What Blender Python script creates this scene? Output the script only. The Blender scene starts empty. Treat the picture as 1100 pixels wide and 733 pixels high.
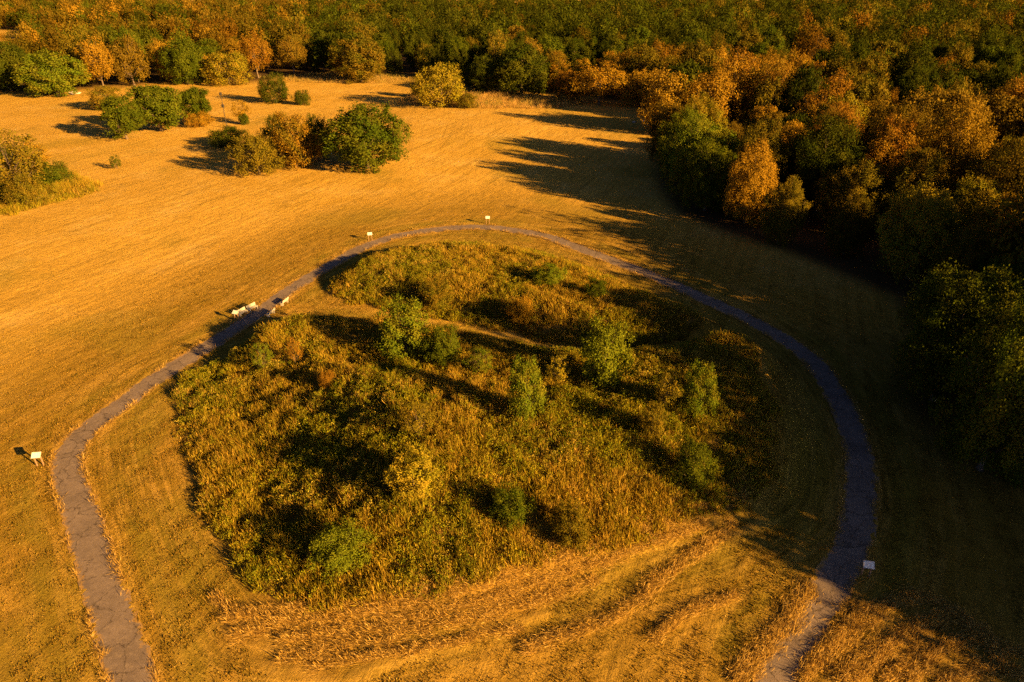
import bpy, math, random
import numpy as np
from mathutils import Vector, Matrix
R = math.radians
S = bpy.context.scene
COL = S.collection

# ------------------------------------------------------------------ camera, sky, sun, exposure
CAM_H, FPX, HORIZON = 36.0, 733.0, -28.0
PITCH = math.atan((366.5 - HORIZON) / FPX)
cam_data = bpy.data.cameras.new('camera'); cam = bpy.data.objects.new('camera', cam_data); COL.objects.link(cam)
cam.location = (0, 0, CAM_H); cam.rotation_euler = (R(90) - PITCH, 0, 0)
cam_data.sensor_width = 36; cam_data.lens = FPX / 1100 * 36; cam_data.clip_start = .5; cam_data.clip_end = 12000
S.camera = cam
SUN_EL, SUN_AZ = R(17.0), R(124.0)            # azimuth clockwise from +Y
SUND = Vector((math.sin(SUN_AZ) * math.cos(SUN_EL), math.cos(SUN_AZ) * math.cos(SUN_EL), math.sin(SUN_EL)))
world = bpy.data.worlds.new('World'); S.world = world; world.use_nodes = True
wn = world.node_tree; bg = wn.nodes['Background']
sky = wn.nodes.new('ShaderNodeTexSky'); sky.sky_type = 'NISHITA'; sky.sun_disc = False
sky.sun_elevation = SUN_EL; sky.sun_rotation = SUN_AZ; sky.air_density = .1; sky.dust_density = .4; sky.ozone_density = 1.0
wn.links.new(sky.outputs[0], bg.inputs[0]); bg.inputs[1].default_value = .05
sd = bpy.data.lights.new('sun', 'SUN'); so = bpy.data.objects.new('sun', sd); COL.objects.link(so)
sd.energy = 5.0; sd.angle = R(.5); sd.color = (1.0, .54, .135)
so.rotation_euler = SUND.to_track_quat('Z', 'Y').to_euler(); so.location = (60, -40, 80)
S.view_settings.view_transform = 'Standard'; S.view_settings.look = 'None'; S.view_settings.gamma = 1
S.view_settings.exposure = 1.95
cy = S.cycles
cy.max_bounces = 4; cy.diffuse_bounces = 2; cy.glossy_bounces = 1; cy.transmission_bounces = 2; cy.transparent_max_bounces = 4
cy.use_denoising = False; cy.use_adaptive_sampling = True; cy.adaptive_threshold = .02

# ------------------------------------------------------------------ placing things on the ground
sp_, cp_ = math.sin(PITCH), math.cos(PITCH)
def G(px, py, z=0.0):
    u = (px - 550) / FPX; v = (py - 366.5) / FPX
    t = (z - CAM_H) / (-sp_ - v * cp_)
    return (u * t, (cp_ - v * sp_) * t)
def proj(x, y, z):
    zz = y * cp_ - (z - CAM_H) * sp_
    return 550 + FPX * x / zz, 366.5 - FPX * (y * sp_ + (z - CAM_H) * cp_) / zz, zz

# ------------------------------------------------------------------ noise
def _hash(ix, iy, seed):
    n = (ix.astype(np.int64) * 374761393 + iy.astype(np.int64) * 668265263 + seed * 974634777) & 0xFFFFFFFF
    n = ((n ^ (n >> 13)) * 1274126177) & 0xFFFFFFFF
    n = n ^ (n >> 16)
    return (n & 0xFFFFFF) / float(0xFFFFFF)
def vnoise(x, y, seed=0):
    ix = np.floor(x); iy = np.floor(y); fx = x - ix; fy = y - iy
    fx = fx * fx * (3 - 2 * fx); fy = fy * fy * (3 - 2 * fy)
    a = _hash(ix, iy, seed); b = _hash(ix + 1, iy, seed); c = _hash(ix, iy + 1, seed); d = _hash(ix + 1, iy + 1, seed)
    return (a * (1 - fx) + b * fx) * (1 - fy) + (c * (1 - fx) + d * fx) * fy
def fbm(x, y, seed=0, oct=4):
    s = 0; a = .5; t = 0
    for k in range(oct):
        s = s + a * vnoise(x, y, seed + k * 17); t += a; a *= .5; x = x * 2.03 + 3.1; y = y * 2.03 + 7.7
    return s / t
def sstep(a, b, x):
    t = np.clip((x - a) / (b - a), 0, 1); return t * t * (3 - 2 * t)
def dist_line(X, Y, pts, closed=False):
    d = np.full(X.shape, 1e9)
    P = list(pts) + ([pts[0]] if closed else [])
    for (x0, y0), (x1, y1) in zip(P[:-1], P[1:]):
        vx, vy = x1 - x0, y1 - y0; L = vx * vx + vy * vy + 1e-12
        t = np.clip(((X - x0) * vx + (Y - y0) * vy) / L, 0, 1)
        d = np.minimum(d, np.hypot(X - x0 - t * vx, Y - y0 - t * vy))
    return d
def inside(X, Y, pts):
    r = np.zeros(X.shape, bool)
    for i in range(len(pts)):
        x0, y0 = pts[i - 1]; x1, y1 = pts[i]
        if y0 == y1: continue
        c = ((y0 > Y) != (y1 > Y)) & (X < (x1 - x0) * (Y - y0) / (y1 - y0) + x0)
        r ^= c
    return r
def sdist(X, Y, pts):
    d = dist_line(X, Y, pts, True); return np.where(inside(X, Y, pts), d, -d)
def smooth_line(pts, n=6, closed=False):
    out = []; P = [np.array(p, float) for p in pts]; m = len(P)
    for i in range(m if closed else m - 1):
        g = (lambda k: P[k % m]) if closed else (lambda k: P[min(max(k, 0), m - 1)])
        p0, p1, p2, p3 = g(i - 1), g(i), g(i + 1), g(i + 2)
        for j in range(n):
            t = j / n
            out.append(tuple(.5 * ((2 * p1) + (p2 - p0) * t + (2 * p0 - 5 * p1 + 4 * p2 - p3) * t * t + (3 * p1 - p0 - 3 * p2 + p3) * t ** 3)))
    if not closed: out.append(tuple(P[-1]))
    return out

# ------------------------------------------------------------------ site plan (metres)
PATH_PX = [(143,733),(124,673.6),(106,615),(90,561),(73,508),(78,480),(99.5,458),(129,436),(158,414),(191.6,392),(221,373.7),(250.5,355),(280,335),(306,316),
 (331.6,299),(354,286),(378.5,272),(401,262),(427,254),(460.5,248),(490,245),(524,244.6),(561,249),(591,255.4),(621,266.6),(658,280.4),(695,294.5),(740,313.5),
 (791,337),(827,355.5),(856,373.6),(874.5,390),(892,413.6),(906,439),(916,464.5),(922.5,490),(925,520),(922,553.6),(916,582),(907,604.5),(893,630),(874.5,659),(853,692),(834.5,733)]
pw = [G(*p) for p in PATH_PX]
pw = [(pw[0][0] + 2.5, pw[0][1] - 5), (pw[0][0] + 1.1, pw[0][1] - 2.5)] + pw
e = pw[-1]; pw += [(e[0] - 1.2, e[1] - 2.2), (e[0] - 3.2, e[1] - 5), (e[0] - 8, e[1] - 10)]
pw.insert(0, (pw[0][0] + 6, pw[0][1] - 9))
PATH = smooth_line(pw, 5)
FOOT_A = smooth_line([G(*p) for p in [(196,420),(190,480),(232,575),(275,655),(370,700),(500,690),(640,635),(770,585),(850,562),(888,520),(888,450),(850,390),(770,368),(690,386),(610,388),(520,369),(440,355),(360,347),(290,358),(230,385)]], 4, True)
FOOT_B = smooth_line([G(*p) for p in [(352,322),(352,300),(395,278),(465,266),(540,267),(620,284),(700,315),(790,352),(790,372),(700,384),(600,374),(520,352),(440,337)]], 4, True)
VEG_F = smooth_line([G(*p) for p in [(196,408),(192,440),(205,500),(240,580),(268,628),(300,655),(380,660),(460,645),(560,618),(650,592),(740,570),(800,542),(826,518),(828,470),(818,428),(798,394),(768,364),(740,380),(690,400),(610,402),(520,387),(440,374),(360,367),(300,374),(240,390)]], 4, True)
VEG_B = smooth_line([G(*p) for p in [(752,358),(722,338),(690,322),(640,298),(590,282),(530,272),(460,271),(405,280),(368,298),(356,318),(400,331),(470,343),(540,357),(610,372),(700,378)]], 4, True)
VALLEY = [G(*p) for p in [(300,356),(360,349),(440,356),(520,370),(610,389),(690,390),(770,372)]]
def height(X, Y, micro=True):
    X = np.asarray(X, float); Y = np.asarray(Y, float)
    near = (np.abs(X) < 70) & (Y > 10) & (Y < 125)
    H = np.zeros(X.shape)
    xn, yn = X[near], Y[near]
    if xn.size:
        a = sdist(xn, yn, FOOT_A); b = sdist(xn, yn, FOOT_B)
        W = 4.6 + (6 + 12 * sstep(10, -26, xn)) * sstep(4, 13, dist_line(xn, yn, VALLEY))
        ha = 3.1 * sstep(0, W, a) + .5 * sstep(6, 20, a)
        hb = 2.2 * sstep(0, 6.5, b)
        h = np.maximum(ha, hb)
        h = h + sstep(0, 4, a) * (fbm(xn / 6, yn / 6, 5, 3) - .5) * .45
        H[near] = h
    D = np.hypot(X, Y - 60)
    H = H + (fbm(X / 45, Y / 45, 11, 2) - .5) * 1.2 * sstep(30, 120, D)
    if micro:
        m = np.ones(X.shape)
        if xn.size: m[near] = sstep(1.4, 2.2, dist_line(xn, yn, PATH))
        H = H + m * (fbm(X / .8, Y / .8, 3, 3) - .5) * .11 + m * .03
    return H
def hz(x, y): return float(height(np.array([x]), np.array([y]), False)[0])
def GT(px, py):
    z = 0.0
    for _ in range(8):
        x, y = G(px, py, z); z = .5 * z + .5 * hz(x, y)
    return x, y, hz(x, y)

# ------------------------------------------------------------------ materials
def mat(name, build):
    m = bpy.data.materials.new(name); m.use_nodes = True; nt = m.node_tree
    for n in list(nt.nodes): nt.nodes.remove(n)
    out = nt.nodes.new('ShaderNodeOutputMaterial')
    build(nt, out); return m
def N(nt, t, **kw):
    n = nt.nodes.new(t)
    for k, v in kw.items():
        if k.startswith('i_'):
            n.inputs[k[2:].replace('_', ' ')].default_value = v
        else: setattr(n, k, v)
    return n
def mixc(nt, f, a, b, mode='MIX'):
    n = nt.nodes.new('ShaderNodeMix'); n.data_type = 'RGBA'; n.blend_type = mode
    for s, v in ((0, f), (6, a), (7, b)):
        if hasattr(v, 'links'): nt.links.new(v, n.inputs[s])
        elif s == 0: n.inputs[0].default_value = v
        else: n.inputs[s].default_value = (*v, 1) if len(v) == 3 else v
    return n.outputs[2]
def ramp(nt, x, a, b, lo=0., hi=1.):
    n = nt.nodes.new('ShaderNodeMapRange'); n.inputs[1].default_value = a; n.inputs[2].default_value = b
    n.inputs[3].default_value = lo; n.inputs[4].default_value = hi; nt.links.new(x, n.inputs[0]); return n.outputs[0]
def leafshader(nt, out, colsock, tr=.22):
    d = N(nt, 'ShaderNodeBsdfDiffuse'); t = N(nt, 'ShaderNodeBsdfTranslucent'); m = N(nt, 'ShaderNodeMixShader')
    m.inputs[0].default_value = tr
    nt.links.new(colsock, d.inputs[0]); nt.links.new(colsock, t.inputs[0])
    nt.links.new(d.outputs[0], m.inputs[1]); nt.links.new(t.outputs[0], m.inputs[2]); nt.links.new(m.outputs[0], out.inputs[0])
def b_leaf(nt, out):
    a = N(nt, 'ShaderNodeAttribute', attribute_type='OBJECT', attribute_name='tint')
    b = N(nt, 'ShaderNodeAttribute', attribute_type='OBJECT', attribute_name='tint2')
    v = N(nt, 'ShaderNodeAttribute', attribute_type='GEOMETRY', attribute_name='var')
    sep = N(nt, 'ShaderNodeSeparateColor'); nt.links.new(v.outputs[0], sep.inputs[0])
    c = mixc(nt, sep.outputs[0], a.outputs[0], b.outputs[0])
    br = ramp(nt, sep.outputs[1], 0, 1, .74, 1.26)
    comb = N(nt, 'ShaderNodeCombineColor')
    for i in range(3): nt.links.new(br, comb.inputs[i])
    c = mixc(nt, 1.0, c, comb.outputs[0], 'MULTIPLY')
    leafshader(nt, out, c)
LEAF = mat('leaves', b_leaf)
def b_vcol(nt, out):
    v = N(nt, 'ShaderNodeAttribute', attribute_type='GEOMETRY', attribute_name='col')
    leafshader(nt, out, v.outputs[0], .25)
VCOL = mat('grass_blades', b_vcol)
def b_bark(nt, out):
    tc = N(nt, 'ShaderNodeTexCoord'); n = N(nt, 'ShaderNodeTexNoise', i_Scale=9.0, i_Detail=6.0)
    mp = N(nt, 'ShaderNodeMapping'); mp.inputs[3].default_value = (6, 6, 1)
    nt.links.new(tc.outputs['Object'], mp.inputs[0]); nt.links.new(mp.outputs[0], n.inputs[0])
    c = mixc(nt, n.outputs[0], (.07, .05, .035), (.2, .15, .1))
    p = N(nt, 'ShaderNodeBsdfPrincipled', i_Roughness=.9); nt.links.new(c, p.inputs[0])
    bp = N(nt, 'ShaderNodeBump', i_Strength=.6, i_Distance=.05); nt.links.new(n.outputs[0], bp.inputs['Height']); nt.links.new(bp.outputs[0], p.inputs['Normal'])
    nt.links.new(p.outputs[0], out.inputs[0])
BARK = mat('bark', b_bark)
def simple(name, ca, cb, rough=.7, scale=20., metal=0., bump=.2):
    def b(nt, out):
        tc = N(nt, 'ShaderNodeTexCoord'); n = N(nt, 'ShaderNodeTexNoise', i_Scale=scale, i_Detail=5.0)
        nt.links.new(tc.outputs['Object'], n.inputs[0]); c = mixc(nt, n.outputs[0], ca, cb)
        p = N(nt, 'ShaderNodeBsdfPrincipled', i_Roughness=rough, i_Metallic=metal); nt.links.new(c, p.inputs[0])
        bp = N(nt, 'ShaderNodeBump', i_Strength=bump, i_Distance=.01); nt.links.new(n.outputs[0], bp.inputs['Height']); nt.links.new(bp.outputs[0], p.inputs['Normal'])
        nt.links.new(p.outputs[0], out.inputs[0])
    return mat(name, b)
def b_ground(nt, out):
    L = nt.links.new
    tc = N(nt, 'ShaderNodeTexCoord'); P = tc.outputs['Object']
    a = N(nt, 'ShaderNodeAttribute', attribute_name='zone'); sep = N(nt, 'ShaderNodeSeparateColor'); L(a.outputs[0], sep.inputs[0])
    straw, litter, green = sep.outputs
    dp = N(nt, 'ShaderNodeAttribute', attribute_name='dpath')
    def noise(sc, det=4, mapping=None, rough=.6, dist=0.):
        n = N(nt, 'ShaderNodeTexNoise', i_Scale=sc, i_Detail=float(det), i_Roughness=rough, i_Distortion=dist)
        if mapping:
            m = N(nt, 'ShaderNodeMapping'); m.vector_type = 'TEXTURE'; m.inputs[2].default_value = (0, 0, mapping[0]); m.inputs[3].default_value = tuple(1 / k for k in mapping[1]); L(P, m.inputs[0]); L(m.outputs[0], n.inputs[0])
        else: L(P, n.inputs[0])
        return n.outputs[0]
    big = noise(.035, 4); mid = noise(.28, 5); fine = noise(2.2, 6, rough=.75); vf = noise(9., 4, rough=.8)
    streak = noise(1.0, 5, (R(68), (.07, 1.3, 1)), .7, .5)          # mowing lines across the open field
    streak2 = noise(1.0, 4, (R(66), (.025, .33, 1)), .6, .6)
    # mowing rounds that follow the path
    comb = N(nt, 'ShaderNodeCombineXYZ'); L(dp.outputs['Fac'], comb.inputs[0]); nd = N(nt, 'ShaderNodeTexNoise', i_Scale=1.1, i_Detail=4.0, i_Roughness=.7)
    sx = N(nt, 'ShaderNodeSeparateXYZ'); L(P, sx.inputs[0])
    ml = N(nt, 'ShaderNodeMath', operation='MULTIPLY'); L(sx.outputs[0], ml.inputs[0]); ml.inputs[1].default_value = .12
    ml2 = N(nt, 'ShaderNodeMath', operation='MULTIPLY'); L(sx.outputs[1], ml2.inputs[0]); ml2.inputs[1].default_value = .12
    L(ml.outputs[0], comb.inputs[1]); L(ml2.outputs[0], comb.inputs[2]); L(comb.outputs[0], nd.inputs[0]); rounds = nd.outputs[0]
    nearp = ramp(nt, dp.outputs['Fac'], 16, 4)
    dv = N(nt, 'ShaderNodeAttribute', attribute_name='dveg'); cb = N(nt, 'ShaderNodeCombineXYZ'); nv = N(nt, 'ShaderNodeTexNoise', i_Scale=3.2, i_Detail=5.0, i_Roughness=.7)
    L(dv.outputs['Fac'], cb.inputs[0]); s1 = N(nt, 'ShaderNodeMath', operation='MULTIPLY'); L(sx.outputs[0], s1.inputs[0]); s1.inputs[1].default_value = .035; s2 = N(nt, 'ShaderNodeMath', operation='MULTIPLY'); L(sx.outputs[1], s2.inputs[0]); s2.inputs[1].default_value = .035; L(s1.outputs[0], cb.inputs[1]); L(s2.outputs[0], cb.inputs[2]); L(cb.outputs[0], nv.inputs[0]); arcs = nv.outputs[0]; nearv = ramp(nt, dv.outputs['Fac'], 13, 7)
    c = mixc(nt, ramp(nt, big, .35, .65), (.53, .325, .050), (.66, .415, .085))
    c = mixc(nt, ramp(nt, noise(.09, 6, rough=.7), .5, .68, 0, .8), c, (.70, .48, .15))
    c = mixc(nt, ramp(nt, mid, .45, .75, 0, .55), c, (.33, .22, .03))
    c = mixc(nt, ramp(nt, streak, .47, .62, 0, .55), c, (.27, .175, .026))
    c = mixc(nt, ramp(nt, streak2, .5, .66, 0, .5), c, (.66, .42, .085))
    n1 = N(nt, 'ShaderNodeMath', operation='MULTIPLY'); L(nearp, n1.inputs[0]); L(ramp(nt, rounds, .45, .7), n1.inputs[1])
    c = mixc(nt, n1.outputs[0], c, (.27, .20, .026))
    c = mixc(nt, ramp(nt, fine, .45, .8, 0, .7), c, (.19, .13, .022))
    c = mixc(nt, ramp(nt, vf, .5, .85, 0, .5), c, (.58, .41, .11))
    c = mixc(nt, ramp(nt, dp.outputs['Fac'], 24, 9, 0, .72), c, mixc(nt, ramp(nt, mid, .35, .65), (.17, .118, .014), (.27, .165, .022)))
    a1 = N(nt, 'ShaderNodeMath', operation='MULTIPLY'); L(nearv, a1.inputs[0]); L(ramp(nt, arcs, .5, .62, 0, .75), a1.inputs[1]); c = mixc(nt, a1.outputs[0], c, (.47, .30, .065))
    a2 = N(nt, 'ShaderNodeMath', operation='MULTIPLY'); L(nearv, a2.inputs[0]); L(ramp(nt, arcs, .46, .36, 0, .7), a2.inputs[1]); c = mixc(nt, a2.outputs[0], c, (.15, .10, .02))
    a3 = N(nt, 'ShaderNodeMath', operation='MULTIPLY'); L(nearp, a3.inputs[0]); L(ramp(nt, rounds, .5, .38, 0, .5), a3.inputs[1]); c = mixc(nt, a3.outputs[0], c, (.48, .31, .07))
    gm = N(nt, 'ShaderNodeMath', operation='MULTIPLY'); L(green, gm.inputs[0]); L(ramp(nt, mid, .3, .6, .5, 1), gm.inputs[1])
    c = mixc(nt, gm.outputs[0], c, (.17, .165, .018))
    sm = N(nt, 'ShaderNodeMath', operation='MULTIPLY'); L(straw, sm.inputs[0]); L(ramp(nt, fine, .4, .65, .1, .6), sm.inputs[1])
    c = mixc(nt, sm.outputs[0], c, mixc(nt, vf, (.34, .21, .045), (.54, .35, .09)))
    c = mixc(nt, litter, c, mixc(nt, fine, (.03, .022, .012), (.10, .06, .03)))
    p = N(nt, 'ShaderNodeBsdfPrincipled', i_Roughness=1.0); p.inputs['Specular IOR Level'].default_value = .05; L(c, p.inputs[0])
    ad = N(nt, 'ShaderNodeMath', operation='ADD'); L(fine, ad.inputs[0]); L(ramp(nt, vf, 0, 1, 0, .5), ad.inputs[1])
    ad2 = N(nt, 'ShaderNodeMath', operation='ADD'); L(ad.outputs[0], ad2.inputs[0]); L(ramp(nt, streak, 0, 1, 0, .8), ad2.inputs[1])
    bp = N(nt, 'ShaderNodeBump', i_Strength=.9, i_Distance=.14); L(ad2.outputs[0], bp.inputs['Height']); L(bp.outputs[0], p.inputs['Normal'])
    L(p.outputs[0], out.inputs[0])
GROUND = mat('dry_grassland', b_ground)
def b_asph(nt, out):
    L = nt.links.new
    tc = N(nt, 'ShaderNodeTexCoord'); P = tc.outputs['Object']
    wv = N(nt, 'ShaderNodeTexNoise', i_Scale=1.3, i_Detail=5.0, i_Roughness=.7); L(P, wv.inputs[0])
    va = N(nt, 'ShaderNodeVectorMath', operation='MULTIPLY_ADD'); va.inputs[1].default_value = (1.1,) * 3; L(wv.outputs['Color'], va.inputs[0]); L(P, va.inputs[2])
    def crack(sc, w):
        v = N(nt, 'ShaderNodeTexVoronoi', feature='DISTANCE_TO_EDGE', i_Scale=sc); L(va.outputs[0], v.inputs[0]); return ramp(nt, v.outputs[0], 0, w, 1, 0)
    n = N(nt, 'ShaderNodeTexNoise', i_Scale=.5, i_Detail=5.0); L(P, n.inputs[0])
    g = N(nt, 'ShaderNodeTexNoise', i_Scale=25., i_Detail=3.0); L(P, g.inputs[0])
    c = mixc(nt, ramp(nt, n.outputs[0], .3, .7), (.135, .11, .105), (.23, .185, .172))
    c = mixc(nt, ramp(nt, g.outputs[0], .4, .8, 0, .5), c, (.34, .27, .24))
    c = mixc(nt, crack(.45, .020), c, (.05, .038, .032))
    c = mixc(nt, ramp(nt, crack(1.3, .022), 0, 1, 0, .4), c, (.06, .045, .036))
    pt = N(nt, 'ShaderNodeTexNoise', i_Scale=2.6, i_Detail=6.0, i_Roughness=.8); L(P, pt.inputs[0])
    c = mixc(nt, ramp(nt, pt.outputs[0], .52, .7, 0, .55), c, (.36, .29, .24))
    c = mixc(nt, ramp(nt, pt.outputs[0], .46, .3, 0, .5), c, (.09, .07, .062))
    d = N(nt, 'ShaderNodeAttribute', attribute_name='edge')
    gr = N(nt, 'ShaderNodeTexNoise', i_Scale=1.6, i_Detail=5.0, i_Roughness=.75); L(P, gr.inputs[0])
    ad = N(nt, 'ShaderNodeMath', operation='MULTIPLY_ADD'); L(d.outputs['Fac'], ad.inputs[0]); ad.inputs[1].default_value = .55; L(gr.outputs[0], ad.inputs[2])
    c = mixc(nt, ramp(nt, ad.outputs[0], .93, 1.05, 0, .85), c, (.42, .26, .08))
    p = N(nt, 'ShaderNodeBsdfPrincipled', i_Roughness=.9); p.inputs['Specular IOR Level'].default_value = .2; L(c, p.inputs[0])
    bp = N(nt, 'ShaderNodeBump', i_Strength=.5, i_Distance=.03); L(g.outputs[0], bp.inputs['Height']); L(bp.outputs[0], p.inputs['Normal'])
    L(p.outputs[0], out.inputs[0])
ASPH = mat('cracked_asphalt', b_asph)
WOOD = simple('weathered_post_wood', (.20, .12, .07), (.34, .22, .13), .8, 14)
WHITE = simple('glare_white_sign_face', (.74, .74, .74), (.82, .82, .82), .35, 3, bump=.02)  # glare of the sky on the panels put into the face colour as white
STONE = simple('pale_concrete', (.36, .35, .34), (.50, .49, .47), .8, 10)
DARKM = simple('dark_metal', (.05, .05, .05), (.09, .085, .08), .5, 10, .6)
ROCK = simple('pale_limestone', (.45, .43, .40), (.68, .66, .62), .9, 5, bump=.5)

# ------------------------------------------------------------------ mesh helpers
def np_mesh(name, verts, quads, m, attrs=(), smooth=False, tris=None):
    me = bpy.data.meshes.new(name); verts = np.ascontiguousarray(verts, np.float32); quads = np.ascontiguousarray(quads, np.int32)
    nq, k = quads.shape
    me.vertices.add(len(verts)); me.vertices.foreach_set('co', verts.ravel())
    me.loops.add(nq * k); me.loops.foreach_set('vertex_index', quads.ravel())
    me.polygons.add(nq); me.polygons.foreach_set('loop_start', np.arange(0, nq * k, k, dtype=np.int32)); me.polygons.foreach_set('loop_total', np.full(nq, k, np.int32))
    if smooth: me.polygons.foreach_set('use_smooth', np.ones(nq, bool))
    for an, arr in attrs:
        if arr.ndim == 1:
            at = me.attributes.new(an, 'FLOAT', 'POINT'); at.data.foreach_set('value', arr.astype(np.float32))
        else:
            at = me.attributes.new(an, 'FLOAT_COLOR', 'POINT'); c = np.ones((len(arr), 4), np.float32); c[:, :3] = arr; at.data.foreach_set('color', c.ravel())
    me.update(calc_edges=True); me.materials.append(m); return me
def link(name, me, parent=None, **props):
    o = bpy.data.objects.new(name, me); COL.objects.link(o)
    if parent: o.parent = parent
    for k, v in props.items(): o[k] = v
    return o
def kites(base, tipdir, length, width, normal):
    """one kite-shaped leaf or blade per row: base point, direction, length, width, face normal hint"""
    side = np.cross(tipdir, normal); side /= np.linalg.norm(side, axis=1, keepdims=True) + 1e-9
    nn = np.cross(side, tipdir)
    tip = base + tipdir * length[:, None]; mid = base + tipdir * (length * .45)[:, None] + nn * (length * .08)[:, None]
    w = (width / 2)[:, None]
    v = np.stack([base, mid - side * w, tip, mid + side * w], 1).reshape(-1, 3)
    q = np.arange(len(v), dtype=np.int32).reshape(-1, 4)
    return v, q
def unit(a): return a / (np.linalg.norm(a, axis=-1, keepdims=True) + 1e-9)

# boxes, tubes in plain lists
class MB:
    def __init__(s): s.v = []; s.f = []
    def box(s, c, d, rot=None, bev=0.0):
        i = len(s.v); x, y, z = [k / 2 for k in d]; b = bev
        M = rot or Matrix.Identity(3)
        # chamfered box: each face inset by b
        pts = {}
        for sx in (-1, 1):
            for sy in (-1, 1):
                for sz in (-1, 1):
                    for ax in range(3):
                        p = [sx * (x - (0 if ax == 0 else b)), sy * (y - (0 if ax == 1 else b)), sz * (z - (0 if ax == 2 else b))]
                        pts[(sx, sy, sz, ax)] = len(s.v); s.v.append(tuple(Vector(c) + M @ Vector(p)))
        def q(*k): s.f.append([pts[a] for a in k])
        for sg in (-1, 1):
            q((sg, -1, -1, 0), (sg, 1, -1, 0), (sg, 1, 1, 0), (sg, -1, 1, 0))
            q((-1, sg, -1, 1), (1, sg, -1, 1), (1, sg, 1, 1), (-1, sg, 1, 1))
            q((-1, -1, sg, 2), (1, -1, sg, 2), (1, 1, sg, 2), (-1, 1, sg, 2))
        if b:
            for a in (-1, 1):
                for d_ in (-1, 1):
                    q((a, d_, -1, 0), (a, d_, 1, 0), (a, d_, 1, 1), (a, d_, -1, 1))
                    q((a, -1, d_, 0), (a, 1, d_, 0), (a, 1, d_, 2), (a, -1, d_, 2))
                    q((-1, a, d_, 1), (1, a, d_, 1), (1, a, d_, 2), (-1, a, d_, 2))
                    for e_ in (-1, 1): s.f.append([pts[(a, d_, e_, 0)], pts[(a, d_, e_, 1)], pts[(a, d_, e_, 2)]])
        return s
    def tube(s, pts, rad, n=7):
        rings = []; P = [Vector(p) for p in pts]
        for k, p in enumerate(P):
            t = (P[min(k + 1, len(P) - 1)] - P[max(k - 1, 0)]).normalized()
            a = t.orthogonal().normalized(); b = t.cross(a)
            rings.append([len(s.v) + j for j in range(n)])
            for j in range(n):
                an = 2 * math.pi * j / n; s.v.append(tuple(p + (a * math.cos(an) + b * math.sin(an)) * rad[k]))
        for k in range(len(P) - 1):
            for j in range(n): s.f.append([rings[k][j], rings[k][(j + 1) % n], rings[k + 1][(j + 1) % n], rings[k + 1][j]])
        s.f.append(rings[0][::-1]); s.f.append(rings[-1]); return s
    def mesh(s, name, m, smooth=False):
        me = bpy.data.meshes.new(name); me.from_pydata(s.v, [], s.f); me.materials.append(m)
        import bmesh
        bm = bmesh.new(); bm.from_mesh(me); bmesh.ops.recalc_face_normals(bm, faces=bm.faces); bm.to_mesh(me); bm.free()
        if smooth: me.polygons.foreach_set('use_smooth', np.ones(len(me.polygons), bool))
        me.update(); return me

# ------------------------------------------------------------------ ground sheet
def axis(lo, hi, a, b, step, grow=1.09):
    core = list(np.arange(a, b + step / 2, step)); s = step; x = core[-1]
    while x < hi: s *= grow; x += s; core.append(x)
    s = step; x = a; left = []
    while x > lo: s *= grow; x -= s; left.append(x)
    return np.array(left[::-1] + core)
gx = axis(-5000, 5000, -62, 60, .30); gy = axis(-1500, 7000, 16, 122, .30)
GXX, GYY = np.meshgrid(gx, gy); X = GXX.ravel(); Y = GYY.ravel()
Z = height(X, Y)
dpath = np.minimum(dist_line(X, Y, PATH[::2]), 60)
Z = Z - .04 * (dpath < 1.1)
vegd = np.maximum(sdist(X, Y, VEG_F), sdist(X, Y, VEG_B))
# windrows of cut straw in front of the mound and by the lower right of the path
STRAW = [([(250,684),(330,668),(420,658),(520,633),(620,601),(700,571),(800,540)], .5), ([(300,690),(420,672),(520,650),(620,618),(690,590),(760,566)], .34), ([(240,665),(330,655),(420,645),(500,628)], .35),
         ([(300,708),(400,690),(500,668),(600,640),(640,625)], .42), ([(690,640),(740,600),(790,565)], .45), ([(790,733),(840,680),(870,630)], .5), ([(880,720),(905,690),(950,655),(985,640)], .45), ([(900,735),(940,700),(1000,670),(1040,668)], .4),
         ([(950,735),(990,705),(1040,690),(1100,705)], .4), ([(1010,740),(1050,720),(1100,725)], .45), ([(860,733),(885,700),(930,650)], .35), ([(330,718),(440,700),(560,676)], .3), ([(700,690),(740,660),(790,640)], .3),
         ([(560,700),(640,672),(700,640)], .35), ([(985,640),(1020,655),(1060,690),(1075,720)], .35), ([(920,735),(965,690),(1010,660)], .25), ([(975,735),(1010,700),(1060,675)], .3), ([(230,640),(262,662),(320,668)], .3)]
straw = np.zeros(X.shape)
nearm = (np.abs(X) < 60) & (Y > 12) & (Y < 60)
for px, w in STRAW:
    d = dist_line(X[nearm], Y[nearm], smooth_line([G(*p) for p in px], 4))
    d = d + (fbm(X[nearm] / 1.2, Y[nearm] / 1.2, 21, 3) - .5) * 1.3
    straw[nearm] = np.maximum(straw[nearm], sstep(w, w * .3, d) * sstep(.3, .55, fbm(X[nearm] / .6, Y[nearm] / .6, 22, 2)) * .8)
FRONT = [G(*p) for p in [(225,625),(300,662),(420,655),(560,612),(700,572),(815,528),(850,560),(790,650),(700,733),(300,760),(230,700)]]
straw *= .55
fm = nearm & inside(X, Y, FRONT); xs_, ys_ = X[fm], Y[fm]; dd_ = -vegd[fm] + (fbm(xs_ / 5, ys_ / 5, 141, 2) - .5) * 2.2
RID = sstep(.50, .66, fbm(dd_ / .75, (xs_ + .3 * ys_) / 7., 151, 3)) * sstep(.36, .52, fbm(xs_ / 3.5, ys_ / 1.8, 161, 3)) * sstep(9, 4, dd_) * sstep(-.5, .6, dd_) * sstep(0, 1.5, sdist(xs_, ys_, FRONT))
straw[fm] = np.maximum(straw[fm], RID)
HAY = [G(*p) for p in [(880,690),(940,640),(1000,635),(1080,690),(1160,760),(860,780)]]
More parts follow.
